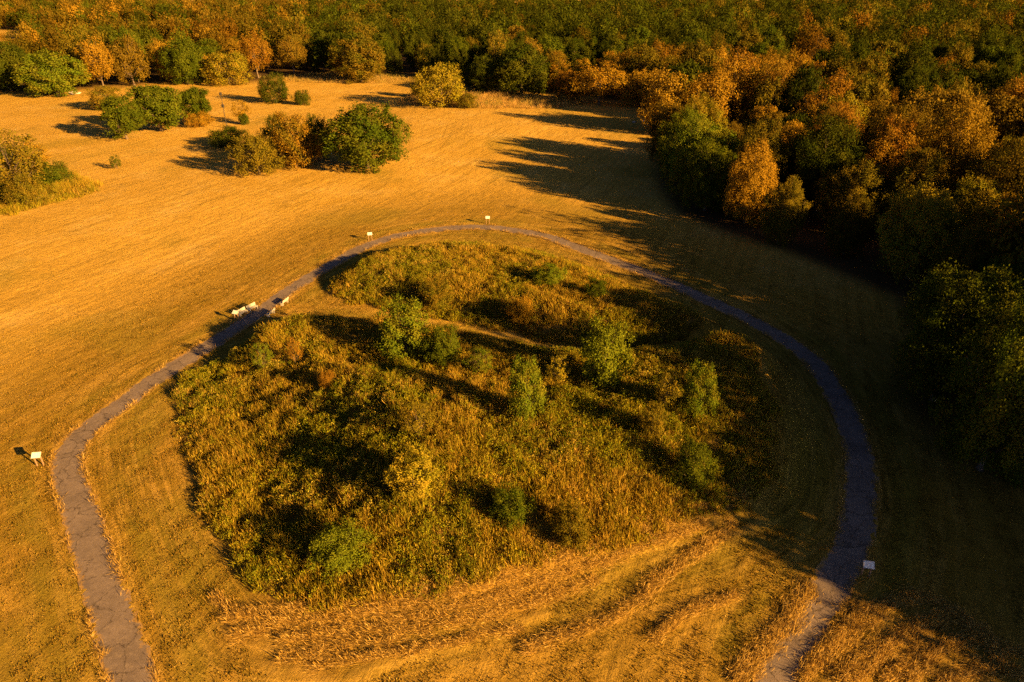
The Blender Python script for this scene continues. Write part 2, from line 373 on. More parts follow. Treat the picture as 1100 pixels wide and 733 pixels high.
fm = nearm & inside(X, Y, HAY); xs_, ys_ = X[fm], Y[fm]; cx_h, cy_h = G(930, 860)
rr_ = np.hypot(xs_ - cx_h, ys_ - cy_h) + (fbm(xs_ / 3, ys_ / 3, 171, 2) - .5) * 1.6; an_ = np.arctan2(ys_ - cy_h, xs_ - cx_h)
straw[fm] = np.maximum(straw[fm], sstep(.5, .64, fbm(rr_ / .7, an_ * 2.2, 181, 3)) * sstep(0, 1, sdist(xs_, ys_, HAY)))
straw = np.maximum(straw, .6 * sstep(1.7, 1.25, dpath) * sstep(.4, .6, fbm(X / .9, Y / .9, 33, 2)))
FOREST_EDGE_PX = [(705,113),(701,149),(705,201),(727,231),(783,253),(839,270),(896,294),(954,319),(975,344),(978,370),(974,395),(962,421),(980,446),(1015,475),(1060,500)]
FE = [G(*p) for p in FOREST_EDGE_PX]
RIGHT_WOOD = FE + [(46, 33), (54, 14), (68, -7), (84, -28), (105, -70), (420, -70), (900, 700), (420, 900), (0, 900), (0, 262), (28, 255)]
BACK_EDGE_PX = [(-60,100),(0,98),(60,100),(100,94),(150,92),(205,88),(270,88),(330,82),(385,84),(420,80),(450,84),(500,96),(560,98),(620,104),(660,110),(705,113)]
BE = [G(*p) for p in BACK_EDGE_PX]
BACK_WOOD = BE + [G(720, 112), (420, 900), (-500, 900), (-900, 700), (-700, 300)]
FAR_FIELD = [G(*p) for p in [(-60, 82), (-60, 32), (24, 33), (36, 37), (30, 82)]]
FAR_STRIP = [G(*p) for p in [(88, 29), (150, 28), (152, 40), (88, 41)]]
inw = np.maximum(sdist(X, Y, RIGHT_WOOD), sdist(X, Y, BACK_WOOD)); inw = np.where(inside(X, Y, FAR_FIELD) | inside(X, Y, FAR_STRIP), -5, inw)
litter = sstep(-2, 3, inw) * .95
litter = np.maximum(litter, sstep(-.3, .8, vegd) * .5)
green = np.maximum(sstep(4, 0, np.abs(vegd + 2.5)) * .5 * sstep(.4, .6, fbm(X / 7, Y / 7, 8, 2)), sstep(.55, .75, fbm(X / 14, Y / 14, 77, 3)) * .35)
ring = sstep(.2, 1.2, dpath - 1.6) * sstep(4., 2.2, dpath - 1.0)
green = np.maximum(green, ring * .5 * sstep(.3, .55, fbm(X / 5, Y / 5, 9, 2)))
nx, ny = len(gx), len(gy)
idx = np.arange(nx * ny).reshape(ny, nx)
quads = np.stack([idx[:-1, :-1], idx[:-1, 1:], idx[1:, 1:], idx[1:, :-1]], -1).reshape(-1, 4)
me = np_mesh('ground', np.stack([X, Y, Z + .11 * straw], 1), quads, GROUND, [('zone', np.stack([straw, litter, green], 1)), ('dpath', dpath), ('dveg', np.clip(-vegd, -2, 60))], True)
link('ground', me, kind='structure')

# path
pp = np.array(PATH); seg = np.hypot(*np.diff(pp, axis=0).T); s = np.r_[0, np.cumsum(seg)]
ss = np.arange(0, s[-1], .3); cx = np.interp(ss, s, pp[:, 0]); cyy = np.interp(ss, s, pp[:, 1])
tx = np.gradient(cx); ty = np.gradient(cyy); l = np.hypot(tx, ty); nxx, nyy = -ty / l, tx / l
hw_l = 1.27 + (fbm(ss / .7, ss * 0, 41, 4) - .5) * .42; hw_r = 1.27 + (fbm(ss / .7, ss * 0, 47, 4) - .5) * .42
V = []; E_ = []
K = [-1, -.82, -.5, 0, .5, .82, 1]
for k in K:
    w = np.where(k < 0, hw_l, hw_r) * k
    x = cx + nxx * w; y = cyy + nyy * w
    V.append(np.stack([x, y, height(x, y, False) + .055 - .02 * abs(k)], 1)); E_.append(np.full(len(x), abs(k)))
V = np.stack(V, 1).reshape(-1, 3); E_ = np.stack(E_, 1).ravel(); n = len(ss); idx = np.arange(n * 7).reshape(n, 7)
quads = np.stack([idx[:-1, :-1], idx[:-1, 1:], idx[1:, 1:], idx[1:, :-1]], -1).reshape(-1, 4)[:, ::-1]
link('path', np_mesh('path', V, quads, ASPH, [('edge', E_)], True), kind='structure')

# ------------------------------------------------------------------ grasses
rng = np.random.default_rng(7)
def blades(x, y, z, L, W, col, lean=.35, yaw=None, flat=False):
    n = len(x); yaw = rng.uniform(0, 6.283, n) if yaw is None else yaw
    ln = np.abs(rng.normal(0, lean, n)); d = unit(np.stack([np.cos(yaw) * ln, np.sin(yaw) * ln, np.ones(n)], 1))
    a = rng.uniform(0, 6.283, n); nr = np.stack([np.cos(a), np.sin(a), np.full(n, 2.2 if flat else .2)], 1)
    v, q = kites(np.stack([x, y, z], 1), d, L, W, nr)
    return v, q, np.repeat(col, 4, 0)
def merge(parts):
    vs, qs, cs = [], [], []; o = 0
    for v, q, c in parts: vs.append(v); qs.append(q + o); cs.append(c); o += len(v)
    return np.concatenate(vs), np.concatenate(qs), np.concatenate(cs)
def palette(cols, w, n):
    cols = np.array(cols); w = np.asarray(w, float)
    if w.ndim == 1: return cols[rng.choice(len(cols), n, p=w / w.sum())]
    c = np.cumsum(w / w.sum(1, keepdims=True), 1); r = rng.random(len(c))[:, None]; return cols[(r > c).sum(1).clip(0, len(cols) - 1)]

# mown grass near the site: short stubble
n = 1500000
x = rng.uniform(-58, 62, n); y = rng.uniform(20, 105, n)
keep = (rng.random(n) < np.clip(55 / (y + 10), 0, 1) ** 1.2) & (np.abs(x) < y * .82 + 8)
x, y = x[keep], y[keep]
dv = np.maximum(sdist(x, y, VEG_F), sdist(x, y, VEG_B)); dpt = dist_line(x, y, PATH[::2]); keep = (dv < 0) & (dpt > 1.08); x, y, dpt = x[keep], y[keep], dpt[keep]
x = x + .0; cl = fbm(x / .9, y / .9, 51, 3)
st_ = vnoise((x * .927 - y * .375) / .8, (x * .375 + y * .927) / 12., 31)
keep = rng.random(len(x)) < (.35 + .65 * sstep(.35, .6, cl)) * (.12 + .88 * sstep(24, 8, dpt)) * (.4 + 1.2 * sstep(.4, .8, st_)); x, y, cl, dpt = x[keep], y[keep], cl[keep], dpt[keep]
n = len(x)
nl_ = sstep(22, 9, dpt)
col = palette([(.46, .29, .055), (.36, .235, .04), (.19, .155, .018), (.58, .40, .10), (.25, .15, .024)], np.stack([4 - 3 * nl_, 3 - 1.2 * nl_, 2 + 2 * nl_, 1.3 - .9 * nl_, 1.5 + 2.6 * nl_], 1), n) * (rng.uniform(.8, 1.15, n) * (1 - .2 * nl_))[:, None]
v, q, c = blades(x, y, height(x, y) - .02, rng.uniform(.06, .16, n) * (.5 + cl), rng.uniform(.025, .06, n), col, .9)
link('mown_grass', np_mesh('mown_grass', v, q, VCOL, [('col', c)]), kind='stuff', label='short mown dry grass stubble around the mound and path', category='grass')
print('mown', n)
P_ = []
for px, w in STRAW:
    ln = np.array(smooth_line([G(*p) for p in px], 4)); sg = np.r_[0, np.cumsum(np.hypot(*np.diff(ln, axis=0).T))]
    m_ = int(sg[-1] * (w + .25) * 900); t = rng.uniform(0, sg[-1], m_)
    bx = np.interp(t, sg, ln[:, 0]); by = np.interp(t, sg, ln[:, 1]); dx = np.interp(t + .5, sg, ln[:, 0]) - np.interp(t - .5, sg, ln[:, 0]); dy = np.interp(t + .5, sg, ln[:, 1]) - np.interp(t - .5, sg, ln[:, 1])
    off = rng.normal(0, w * .75, m_) + (fbm(t / 1.5, t * 0, 5, 2) - .5) * w
    L_ = np.hypot(dx, dy) + 1e-6; bx = bx - dy / L_ * off; by = by + dx / L_ * off
    k_ = rng.random(m_) < sstep(.38, .56, fbm(bx / .45, by / .45, 25, 3)) * .7 + .3
    P_.append(np.stack([bx, by, np.arctan2(dy, dx)], 1)[k_])
pa = np.array(PATH); sg = np.r_[0, np.cumsum(np.hypot(*np.diff(pa, axis=0).T))]; m_ = 42000; t = rng.uniform(0, sg[-1], m_)
bx = np.interp(t, sg, pa[:, 0]); by = np.interp(t, sg, pa[:, 1]); dx = np.interp(t + .3, sg, pa[:, 0]) - np.interp(t - .3, sg, pa[:, 0]); dy = np.interp(t + .3, sg, pa[:, 1]) - np.interp(t - .3, sg, pa[:, 1])
sd_ = np.where(rng.random(m_) < .5, -1, 1); off = sd_ * (1.27 - np.abs(rng.normal(0, .22, m_)) * (fbm(t / .8, sd_ * 9., 7, 2) > .5) + rng.normal(0, .07, m_)); L_ = np.hypot(dx, dy) + 1e-6; bx = bx - dy / L_ * off; by = by + dx / L_ * off
k_ = rng.random(m_) < sstep(.42, .6, fbm(t / 1.1, sd_ * 5., 9, 3)); P_.append(np.stack([bx, by, np.arctan2(dy, dx) + rng.normal(0, .8, m_)], 1)[k_])
P_ = np.concatenate(P_); n = len(P_); x, y = P_[:, 0], P_[:, 1]
col = palette([(.52, .34, .085), (.42, .27, .055), (.62, .43, .14), (.34, .21, .04)], [4, 3, 2.2, 1.2], n) * rng.uniform(.8, 1.1, (n, 1))
v, q, c = blades(x, y, height(x, y) + .035 + rng.uniform(0, .05, n), rng.uniform(.2, .6, n), rng.uniform(.015, .035, n), col, 6.0, P_[:, 2] + rng.normal(0, .3, n) + math.pi * (rng.random(n) < .5), True)
link('cut_straw', np_mesh('cut_straw', v, q, VCOL, [('col', c)]), kind='stuff', label='pale windrows of cut straw below the mound and by the lower right path', category='straw')
print('straw', n)

# tall rank growth on the mound
# (each cover is one mass of plants nobody could count)
def cover(name, poly, dens, hmin, hmax, label, seedo=0, nblade=13, cols=None, inset=0):
    px = np.array(poly); lo, hi = px.min(0), px.max(0); n = int((hi - lo).prod() * dens)
    x = rng.uniform(lo[0], hi[0], n); y = rng.uniform(lo[1], hi[1], n)
    sdv = sdist(x, y, poly); edge = (fbm(x / 1.8, y / 1.8, 61 + seedo, 3) - .5) * 2.4
    k = sdv + edge > inset; x, y, sdv = x[k], y[k], sdv[k]; n = len(x)
    f1 = fbm(x / 5.5, y / 5.5, 71 + seedo, 3); f2 = fbm(x / 2.3, y / 2.3, 81 + seedo, 3); f3 = fbm(x / 1.1, y / 1.1, 91 + seedo, 2); f4 = fbm(x / 4, y / 4, 101 + seedo, 3)
    H = (hmin + (hmax - hmin) * sstep(.2, .8, .35 * f2 + .65 * f3)) * (.55 + .45 * sstep(0, 1.5, sdv + 1))
    wt = np.stack([1.6 * sstep(.38, .58, 1 - f1), .5 * sstep(.5, .7, f2), 1.1 + 0 * f1, .7 * sstep(.48, .66, f1), 1.1 * sstep(.52, .66, f4), .55 * sstep(.5, .65, 1 - f4)], 1) + .06
    cc = palette(cols or [(.38, .255, .032), (.23, .15, .02), (.25, .20, .018), (.15, .155, .012), (.30, .26, .018), (.50, .33, .065)], wt, n)
    gap = sstep(.28, .40, f3 * .6 + f2 * .4); kk = rng.random(n) < gap * .45 + .55
    x, y, H, cc, f2, f1 = x[kk], y[kk], H[kk], cc[kk], f2[kk], f1[kk]; n = len(x)
    z = height(x, y)
    parts = []
    # grass clumps
    m = rng.random(n) < .62 + .3 * (f1 < .5)
    xi = np.repeat(x[m], nblade) + rng.normal(0, .16, m.sum() * nblade); yi = np.repeat(y[m], nblade) + rng.normal(0, .16, m.sum() * nblade)
    N_ = len(xi); Hi = np.repeat(H[m], nblade) * rng.uniform(.5, 1.1, N_)
    ci = np.repeat(cc[m], nblade, 0) * rng.uniform(.65, 1.3, (N_, 1))
    parts.append(blades(xi, yi, np.repeat(z[m], nblade) - .03, Hi, rng.uniform(.025, .06, N_), ci, .5))
    # leafy weeds: small leaves all along upright stalks
    m = ~m; nl = nblade + 5
    N_ = m.sum() * nl; t = rng.random(N_) ** .6; Hi = np.repeat(H[m], nl) * 1.05
    sp = np.abs(.3 * (1.1 - t))
    xi = np.repeat(x[m], nl) + rng.normal(0, 1, N_) * sp; yi = np.repeat(y[m], nl) + rng.normal(0, 1, N_) * sp
    ci = np.repeat(cc[m] * np.array([.85, 1.05, .9]), nl, 0) * rng.uniform(.6, 1.3, (N_, 1))
    parts.append(blades(xi, yi, np.repeat(z[m], nl) + Hi * t * .9, rng.uniform(.08, .17, N_), rng.uniform(.04, .08, N_), ci, 1.1))
    v, q, c = merge(parts)
    print(name, len(q))
    return link(name, np_mesh(name, v, q, VCOL, [('col', c)]), kind='stuff', label=label, category='vegetation')
cover('tall_grass', VEG_F, 24, .3, 1.15, 'rank gold and olive grass and weeds covering the front of the mound')
cover('tall_grass', VEG_B, 20, .3, 1.05, 'rank olive grass and weeds covering the rear top of the mound', 3)
LB = [G(*p) for p in [(-60,235),(-60,180),(0,170),(50,185),(85,190),(112,200),(95,212),(60,218),(20,232)]]
cover('rough_grass', LB, 7, .5, 2.0, 'brown uncut weeds under the thicket at the left edge', 5, 11)
WB = [G(*p) for p in [(425,112),(440,102),(470,100),(540,99),(600,107),(640,111),(600,118),(520,118)]]
cover('dry_weeds', WB, 2.2, .8, 2.2, 'strip of tall straw coloured weeds below the far wood', 9, 9, [(.46, .29, .1), (.3, .18, .06), (.36, .25, .07), (.2, .18, .05), (.4, .28, .07), (.5, .34, .13)])
WC = [G(*p) for p in [(275,84),(330,80),(420,78),(455,84),(440,90),(330,90)]]
cover('fallow_grass', WC, 1.6, .6, 1.6, 'olive uncut grass in the gap before the far wood', 13, 8, [(.40, .27, .1), (.3, .2, .06), (.26, .2, .05), (.2, .18, .05), (.3, .24, .06), (.5, .34, .13)])

# ------------------------------------------------------------------ trees: unit meshes (height 1), shared by every tree of that form
def leafcloud(seed, wr, zb, lobes, sub, per, leaf, flat=1.0, top=1.0, spread=.10, core=.25, even=0):
    r = np.random.default_rng(seed); pts = []; outs = []; LC = []
    cz = (zb + top) / 2; hz_ = (top - zb) / 2
    k = 0
    for i in range(lobes):
        # fibonacci-ish directions with jitter, a little denser towards the top
        t = (i + .5) / lobes; zc = 1 - 1.85 * t; ph = i * 2.39996 + r.uniform(-.5, .5)
        rr = math.sqrt(max(0, 1 - zc * zc)); d = np.array([rr * math.cos(ph), rr * math.sin(ph), zc])
        q = r.uniform(.58, .74) if even else r.uniform(.46, .80)
        c = np.array([0, 0, cz]) + d * np.array([wr, wr, hz_]) * q
        lr = wr * (r.uniform(.32, .44) if even else r.uniform(.22, .50))
        LC.append((c, lr))
        for j in range(sub):
            sdir = unit(r.normal(size=3) + d * .8 + np.array([0, 0, .35]))
            sc = c + sdir * lr * r.uniform(.55, 1.0) * np.array([1, 1, flat])
            n_ = int(per * r.uniform(.6, 1.4))
            o = unit(r.normal(size=(n_, 3))); p = sc + o * (r.random((n_, 1)) ** .5) * wr * spread * r.uniform(.8, 1.5)
            pts.append(p); outs.append(unit(o * .5 + sdir * .8))
            LC[-1] = LC[-1]
            k += 1
    ncore = int(core * sum(len(p) for p in pts))
    if ncore:
        o = unit(r.normal(size=(ncore, 3))); p = np.array([0, 0, cz]) + o * (r.random((ncore, 1)) ** .4) * np.array([wr, wr, hz_]) * .72
        pts.append(p); outs.append(o)
    return np.concatenate(pts), np.concatenate(outs), LC, r
def crown_mesh(name, seed, leafsize=.02, **kw):
    P, O, LC, r = leafcloud(seed, leaf=leafsize, **kw)
    k_ = P[:, 2] > .01; P, O = P[k_], O[k_]; n = len(P)
    d = unit(r.normal(size=(n, 3)) + O * .5 + np.array([0, 0, -.15])); nr = unit(O * 1.1 + .6 * unit(P - np.array([0, 0, .4])) + r.normal(size=(n, 3)) * .42)
    L = leafsize * r.uniform(.7, 1.5, n)
    v, q = kites(P, d, L * 1.5, L, nr)
    # leaf colour variation: by lobe and by leaf
    hue = fbm(P[:, 0] * 9 + 5, P[:, 2] * 9 + P[:, 1] * 7, seed, 2); hue = np.clip((hue - .5) * 2.2 + .45 + r.normal(0, .08, n), 0, 1)
    br = np.clip(r.normal(.5, .2, n), 0, 1)
    var = np.repeat(np.stack([hue, br, br], 1), 4, 0)
    return np_mesh(name, v, q, LEAF, [('var', var)]), LC
def trunk_mesh(name, seed, LC, zb, thick=.022, limbs=9):
    r = random.Random(seed); m = MB()
    bend = (r.uniform(-.02, .02), r.uniform(-.02, .02)); top = .72
    P = [(bend[0] * math.sin(t * 3), bend[1] * math.sin(t * 2.4), t * top - .03) for t in np.linspace(0, 1, 7)]
    m.tube(P, [thick * (1.6 if k == 0 else 1) * (1 - .8 * k / 6) for k in range(7)], 8)
    L = LC[:]; r.shuffle(L)
    for c, lr in L[:limbs]:
        z0 = min(max(.12, c[2] * r.uniform(.35, .65)), .6); f = (z0 + .03) / (top)
        a = Vector((bend[0] * math.sin(f * 3), bend[1] * math.sin(f * 2.4), z0)); b = Vector(c)
        md = (a + b) / 2 + Vector((0, 0, -.02)); th = thick * (1 - .8 * f) * .7
        m.tube([a, md, b, b + (b - md) * .55], [th, th * .6, th * .35, th * .12], 5)
        for _ in range(2):
            e2 = b + Vector((r.uniform(-1, 1), r.uniform(-1, 1), r.uniform(0, 1))) * float(lr) * .9
            m.tube([md, (md + e2) / 2 + Vector((0, 0, .01)), e2], [th * .4, th * .25, th * .08], 4)
    return m.mesh(name, BARK, True)
FORMS = {}
def form(key, seeds, zb, thick, limbs, **kw):
    FORMS[key] = []
    for sd_ in seeds:
        cm, LC = crown_mesh('crown_' + key, sd_, zb=zb, **kw)
        FORMS[key].append((cm, trunk_mesh('trunk_' + key, sd_, LC, zb, thick, limbs)))
form('dense', [11, 12, 13, 14], -.06, .022, 8, wr=.46, lobes=34, sub=11, per=50, leafsize=.0155, spread=.12, even=1)
form('oval', [21, 22, 23], -.02, .022, 8, wr=.36, lobes=30, sub=10, per=44, leafsize=.0165, spread=.14)
form('open', [31, 32, 33], .06, .02, 16, wr=.42, lobes=28, sub=8, per=40, leafsize=.0155, spread=.16, core=.08)
form('fine', [41, 42, 43], -.1, .022, 14, wr=.46, lobes=44, sub=16, per=60, leafsize=.0095, spread=.10)
form('shrub', [51, 52, 53], -.1, .02, 8, wr=.62, lobes=26, sub=9, per=44, leafsize=.021, spread=.17)
form('sapling', [61, 62, 63], .05, .013, 18, wr=.36, lobes=24, sub=6, per=26, leafsize=.017, spread=.15, core=.03)
form('wild', [71, 72, 73], -.12, .02, 12, wr=.5, lobes=32, sub=9, per=40, leafsize=.0175, spread=.14, core=.12)
NOM_W = dict(dense=.92, oval=.72, open=.84, fine=.92, shrub=1.24, sapling=.68, wild=1.0)

TINT = {  # name: (main, second)
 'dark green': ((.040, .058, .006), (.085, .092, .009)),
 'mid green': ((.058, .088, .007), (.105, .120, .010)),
 'bright green': ((.100, .142, .010), (.155, .165, .013)),
 'olive': ((.115, .108, .011), (.185, .135, .014)),
 'yellow-green': ((.22, .20, .015), (.29, .225, .02)),
 'golden': ((.32, .20, .019), (.25, .165, .016)),
 'orange': ((.30, .172, .016), (.27, .175, .016)),
 'russet': ((.26, .145, .014), (.14, .118, .012)),
 'rust': ((.21, .108, .012), (.25, .145, .015)),
 'brown': ((.17, .115, .014), (.19, .135, .015)),
}
REG = []     # every tree: name, root, tint, form, zone, x, y, h, label
rnd = random.Random(5)
def tree(x, y, h, w, tint, fkey, name='tree', label=None, zone=None, dim=1.0, z=None, group=None, lean=0, cat=None):
    vs = FORMS[fkey]; cm, tm = vs[rnd.randrange(len(vs))]
    root = bpy.data.objects.new(name, None); COL.objects.link(root); root.empty_display_size = .5
    root.location = (x, y, (hz(x, y) if z is None else z) - .05)
    sx = w / NOM_W[fkey]; root.scale = (sx * rnd.uniform(.94, 1.06), sx * rnd.uniform(.94, 1.06), h); root.rotation_euler = (rnd.uniform(-.04, .04), lean, rnd.uniform(0, 6.28))
    root['category'] = cat or ('shrub' if name in ('shrub', 'weed') else 'tree')
    a, b = TINT[tint]; j = rnd.uniform(.88, 1.12) * dim; g = rnd.uniform(.93, 1.07)
    t = link('trunk', tm, root); c = link('crown' if name != 'shrub' else 'foliage', cm, root)
    c['tint'] = [a[0] * j * g, a[1] * j, a[2] * j]; c['tint2'] = [b[0] * j, b[1] * j * g, b[2] * j]
    if group: root['group'] = group
    REG.append(dict(root=root, tint=tint, form=fkey, x=x, y=y, h=h, w=w, label=label, zone=zone))
    return root
def px_tree(cx, base, top, wpx, tint, fkey, name='tree', label=None, group=None):
    """size a tree by how tall and wide it stands in the photograph, on the ground where its foot is"""
    x, y, z = GT(cx, base); lo, hi = .3, 40
    for _ in range(30):
        m = (lo + hi) / 2
        if proj(x, y, z + m)[1] > top: lo = m
        else: hi = m
    zz = proj(x, y, z + m / 2)[2]
    return tree(x, y, m, wpx * zz / FPX, tint, fkey, name, label, z=z, group=group)

# --- trees and bushes standing in the open field
FT = [
 (63,103,55,66,'bright green','dense','tree','broad bright green tree at the left edge of the field, branches down to the grass'),
 (12,98,42,56,'dark green','dense','tree','dark green tree at the left margin, left of the broad bright green one'),
 (203,91,41,46,'mid green','dense','tree','smooth rounded green dome of a tree against the far wood'),
 (246,91,52,52,'yellow-green','wild','tree','low spreading yellow-green tree right of the smooth green dome'),
 (278,84,34,36,'rust','open','tree','rust coloured round tree at the far wood edge'),
 (316,80,40,32,'brown','open','tree','upright brown-orange tree right of the rust round one'),
 (145,93,38,42,'brown','open','tree','thin leaved brown tree at the wood edge left of the green dome'),
 (112,96,40,38,'orange','open','tree','pale orange bare-looking tree behind the broad bright green one'),
 (116,118,91,36,'olive','wild','tree','small olive tree at the back left of the field clump of three'),
 (137,150,102,42,'mid green','oval','tree','upright green tree, front one of the left field clump'),
 (173,141,85,60,'mid green','oval','tree','large round green tree in the left field clump'),
 (213,132,89,34,'mid green','oval','tree','lone green oval tree with reddish brush at its foot'),
 (215,136,121,28,'orange','shrub','shrub','reddish low shrub at the foot of the lone green oval tree'),
 (297,111,78,30,'dark green','wild','tree','small dark green tree alone in the upper field'),
 (285,110,86,14,'yellow-green','sapling','sapling','thin yellow sapling touching the small dark green tree on its left'),
 (325,113,97,20,'dark green','shrub','shrub','small round dark shrub right of the lone upper field tree'),
 (262,133,107,18,'golden','sapling','sapling','wispy golden sapling beside the tall thin pole'),
 (263,134,122,13,'mid green','shrub','shrub','tiny green shrub at the foot of the wispy sapling'),
 (247,158,136,42,'dark green','shrub','shrub','low dark green shrub at the left end of the middle field thicket'),
 (279,187,140,50,'olive','wild','shrub','olive bush at the front left of the middle field thicket'),
 (318,180,121,54,'russet','wild','tree','orange-brown bushy tree in the middle field thicket'),
 (300,168,124,36,'dark green','wild','tree','dark green tree at the back of the middle field thicket'),
 (342,172,124,34,'dark green','dense','tree','shaded green tree squeezed between the orange bushy tree and the wide dense one'),
 (396,181,111,90,'mid green','dense','tree','wide dense green tree, right end of the middle field thicket'),
 (475,115,68,54,'yellow-green','wild','tree','round yellow-green tree standing forward of the far wood'),
 (452,105,82,22,'olive','wild','shrub','small olive bush left of the round yellow-green tree'),
 (502,116,100,24,'olive','shrub','shrub','low bush at the right foot of the round yellow-green tree'),
 (126,182,166,12,'mid green','sapling','sapling','tiny lone sapling in the middle of the left field'),
 (24,212,136,62,'olive','sapling','tree','thin olive-gold half-bare tree rising from the left edge thicket'),
 (60,199,174,40,'mid green','shrub','shrub','round green bush on the right of the left edge thicket'),
 (6,205,168,40,'brown','wild','shrub','brown bush cut by the left side of the picture'),
 (30,222,186,40,'olive','shrub','shrub','low olive bush at the front of the left edge thicket'),
 (44,190,150,34,'golden','sapling','tree','smaller golden half-bare tree behind the round green bush of the left thicket'),
 (8,185,155,44,'dark green','wild','shrub','dark green bush at the back of the left edge thicket'),
]
for a in FT: px_tree(*a)

# --- woody growth on the mound
MT = [
 (437,382,318,60,'bright green','wild','tree','largest green tree on the mound, upper left of its top'),
 (478,392,350,38,'mid green','shrub','shrub','green shrub touching the right side of the largest mound tree'),
 (515,402,372,30,'bright green','sapling','sapling','small green sapling right of the largest mound tree'),
 (648,414,345,62,'bright green','wild','tree','second large green tree on the mound, right of its middle'),
 (600,412,380,24,'yellow-green','sapling','sapling','yellow-green sapling just left of the second large mound tree'),
 (565,450,380,40,'bright green','wild','sapling','tall green sapling below the dark hollow between the mound tops'),
 (748,446,386,42,'bright green','wild','tree','bright green feathery shrub at the right shoulder of the mound'),
 (715,440,395,30,'olive','sapling','sapling','loose olive sapling left of the feathery shrub on the right shoulder'),
 (368,604,570,64,'bright green','shrub','shrub','bright green low bush at the front left of the mound'),
 (445,530,484,60,'yellow-green','wild','shrub','yellow-flecked bush in the middle front of the mound'),
 (548,560,525,44,'mid green','shrub','shrub','green bush low on the mound above the straw strip'),
 (612,585,540,46,'olive','wild','shrub','tall loose olive weed bush near the mound foot'),
 (742,520,474,42,'mid green','wild','shrub','green bush on the lower right of the mound'),
 (450,470,432,36,'olive','sapling','sapling','olive sapling above the yellow-flecked bush'),
 (285,400,368,22,'bright green','sapling','sapling','small bright sapling at the upper left corner of the mound'),
 (318,392,362,16,'rust','sapling','sapling','reddish sapling right of the small bright one at the mound corner'),
 (352,416,398,18,'rust','shrub','shrub','little rusty bush on the upper left of the mound top'),
 (590,305,285,40,'bright green','shrub','shrub','bright green bush on the rear top of the mound'),
 (560,345,318,32,'golden','shrub','shrub','pale golden bush in the middle of the rear top'),
 (470,330,300,34,'olive','shrub','shrub','olive bush on the rear top above the largest mound tree'),
 (640,320,300,26,'mid green','shrub','shrub','small green bush at the right of the rear top'),
 (700,470,432,30,'olive','wild','shrub','olive bush below the feathery right shoulder shrub'),
]
for a in MT: px_tree(*a)

# --- woods
def pick(weights):
    t = sum(w for _, w in weights); r_ = rnd.random() * t
    for k, w in weights:
        r_ -= w
        if r_ <= 0: return k
    return weights[-1][0]
def wood_tint(x, y):
    """autumn colour, darkened for shade at the right front, by where in the woods a tree grows"""
    u, v, zz = proj(x, y, 15)
    n_ = float(fbm(np.array([x / 35.]), np.array([y / 35.]), 200, 2)[0])
    if u > 690 and v > 215: return pick([('dark green', 6), ('olive', 2), ('mid green', 3)])  # dark tints also carry the shade that taller trees cast here
    if u > 700 and v > 85:
        if u < 780 and v > 120: return pick([('bright green', 3), ('yellow-green', 2), ('orange', 2)])
        return pick([('orange', 1.4), ('russet', 2.2), ('rust', 1.4), ('golden', 2), ('olive', 4), ('yellow-green', 1.2), ('brown', 3), ('dark green', 1)])
    if u > 570 and v > 45 and v < 110 and u < 860: return pick([('orange', 2.4), ('golden', 3), ('russet', 2), ('rust', 1), ('olive', 3), ('dark green', 1.4)])
    if u < 300 and v > 4: return pick([('brown', 3), ('russet', .6 + 1.6 * n_), ('olive', 4), ('mid green', 3), ('dark green', 2), ('rust', .4), ('golden', 1.4), ('orange', .4)])
    if u < 330: return pick([('brown', 3), ('olive', 4), ('orange', .8), ('golden', .8), ('mid green', 2), ('dark green', 1)])
    if u > 850: return pick([('mid green', 3), ('olive', 2.4), ('dark green', 5), ('rust', .9), ('yellow-green', .5)])
    return pick([('dark green', 5), ('mid green', 4), ('olive', 1.6), ('brown', .4), ('russet', .2)])
WOODF = {'russet': ['wild'], 'orange': ['open', 'wild', 'open'], 'rust': ['open', 'wild'], 'golden': ['open', 'wild'], 'brown': ['open', 'oval'], 'olive': ['dense', 'oval', 'wild'],
         'yellow-green': ['wild', 'dense'], 'bright green': ['dense', 'wild'], 'mid green': ['dense', 'oval'], 'dark green': ['dense', 'oval', 'dense']}
def in_frame(x, y, h, r=8, side=0):
    u, v, zz = proj(x, y, h)
    if zz < 5: return False
    m = r / zz * FPX
    return -m - side < u < 1100 + m + side and -30 < v < 733 + m
# named edge trees of the woods: foot pixel, top pixel, width
ET = [
 (728,192,116,58,'bright green','fine','tree','bright green tree at the corner where the right wood meets the field'),
 (712,160,128,26,'yellow-green','wild','tree','small yellow-green tree leaning out at the field corner of the right wood'),
 (1052,505,296,128,'mid green','fine','tree','tall green tree with sunlit top rising alone from the black shade at the right edge'),
 (975,300,192,88,'yellow-green','fine','tree','yellow-green tree catching low sun just above the dark wood edge'),
 (800,240,150,62,'orange','fine','tree','orange-brown tree in the front of the right wood beside the bright green corner tree'),
 (835,262,186,44,'olive','fine','tree','narrow olive pointed tree at the shaded front of the right wood'),
 (560,101,46,62,'dark green','dense','tree','big dark green tree at the far wood edge, right of the yellow-green field tree'),
 (644,113,66,54,'orange','open','tree','wide orange tree at the far wood edge'),
 (687,114,72,44,'golden','wild','tree','golden tree at the right end of the far wood edge'),
 (388,88,38,58,'olive','dense','tree','wide olive tree at the far wood edge before the grassy gap'),
 (522,100,58,34,'dark green','dense','tree','shaded dark green tree left of the big one at the far wood edge'),
 (612,108,72,34,'rust','wild','tree','rust bush-like tree left of the wide orange one'),
]
n0_ = len(REG)
for a in ET: px_tree(*a)
LIT = [d for d in REG[n0_:] if 95 < d['y'] < 170]
placed = [(d['x'], d['y'], d['w'] / 2 if d not in LIT else d['w'] * .5 + 5.5) for d in REG]
cand = []
nr = np.random.default_rng(99)
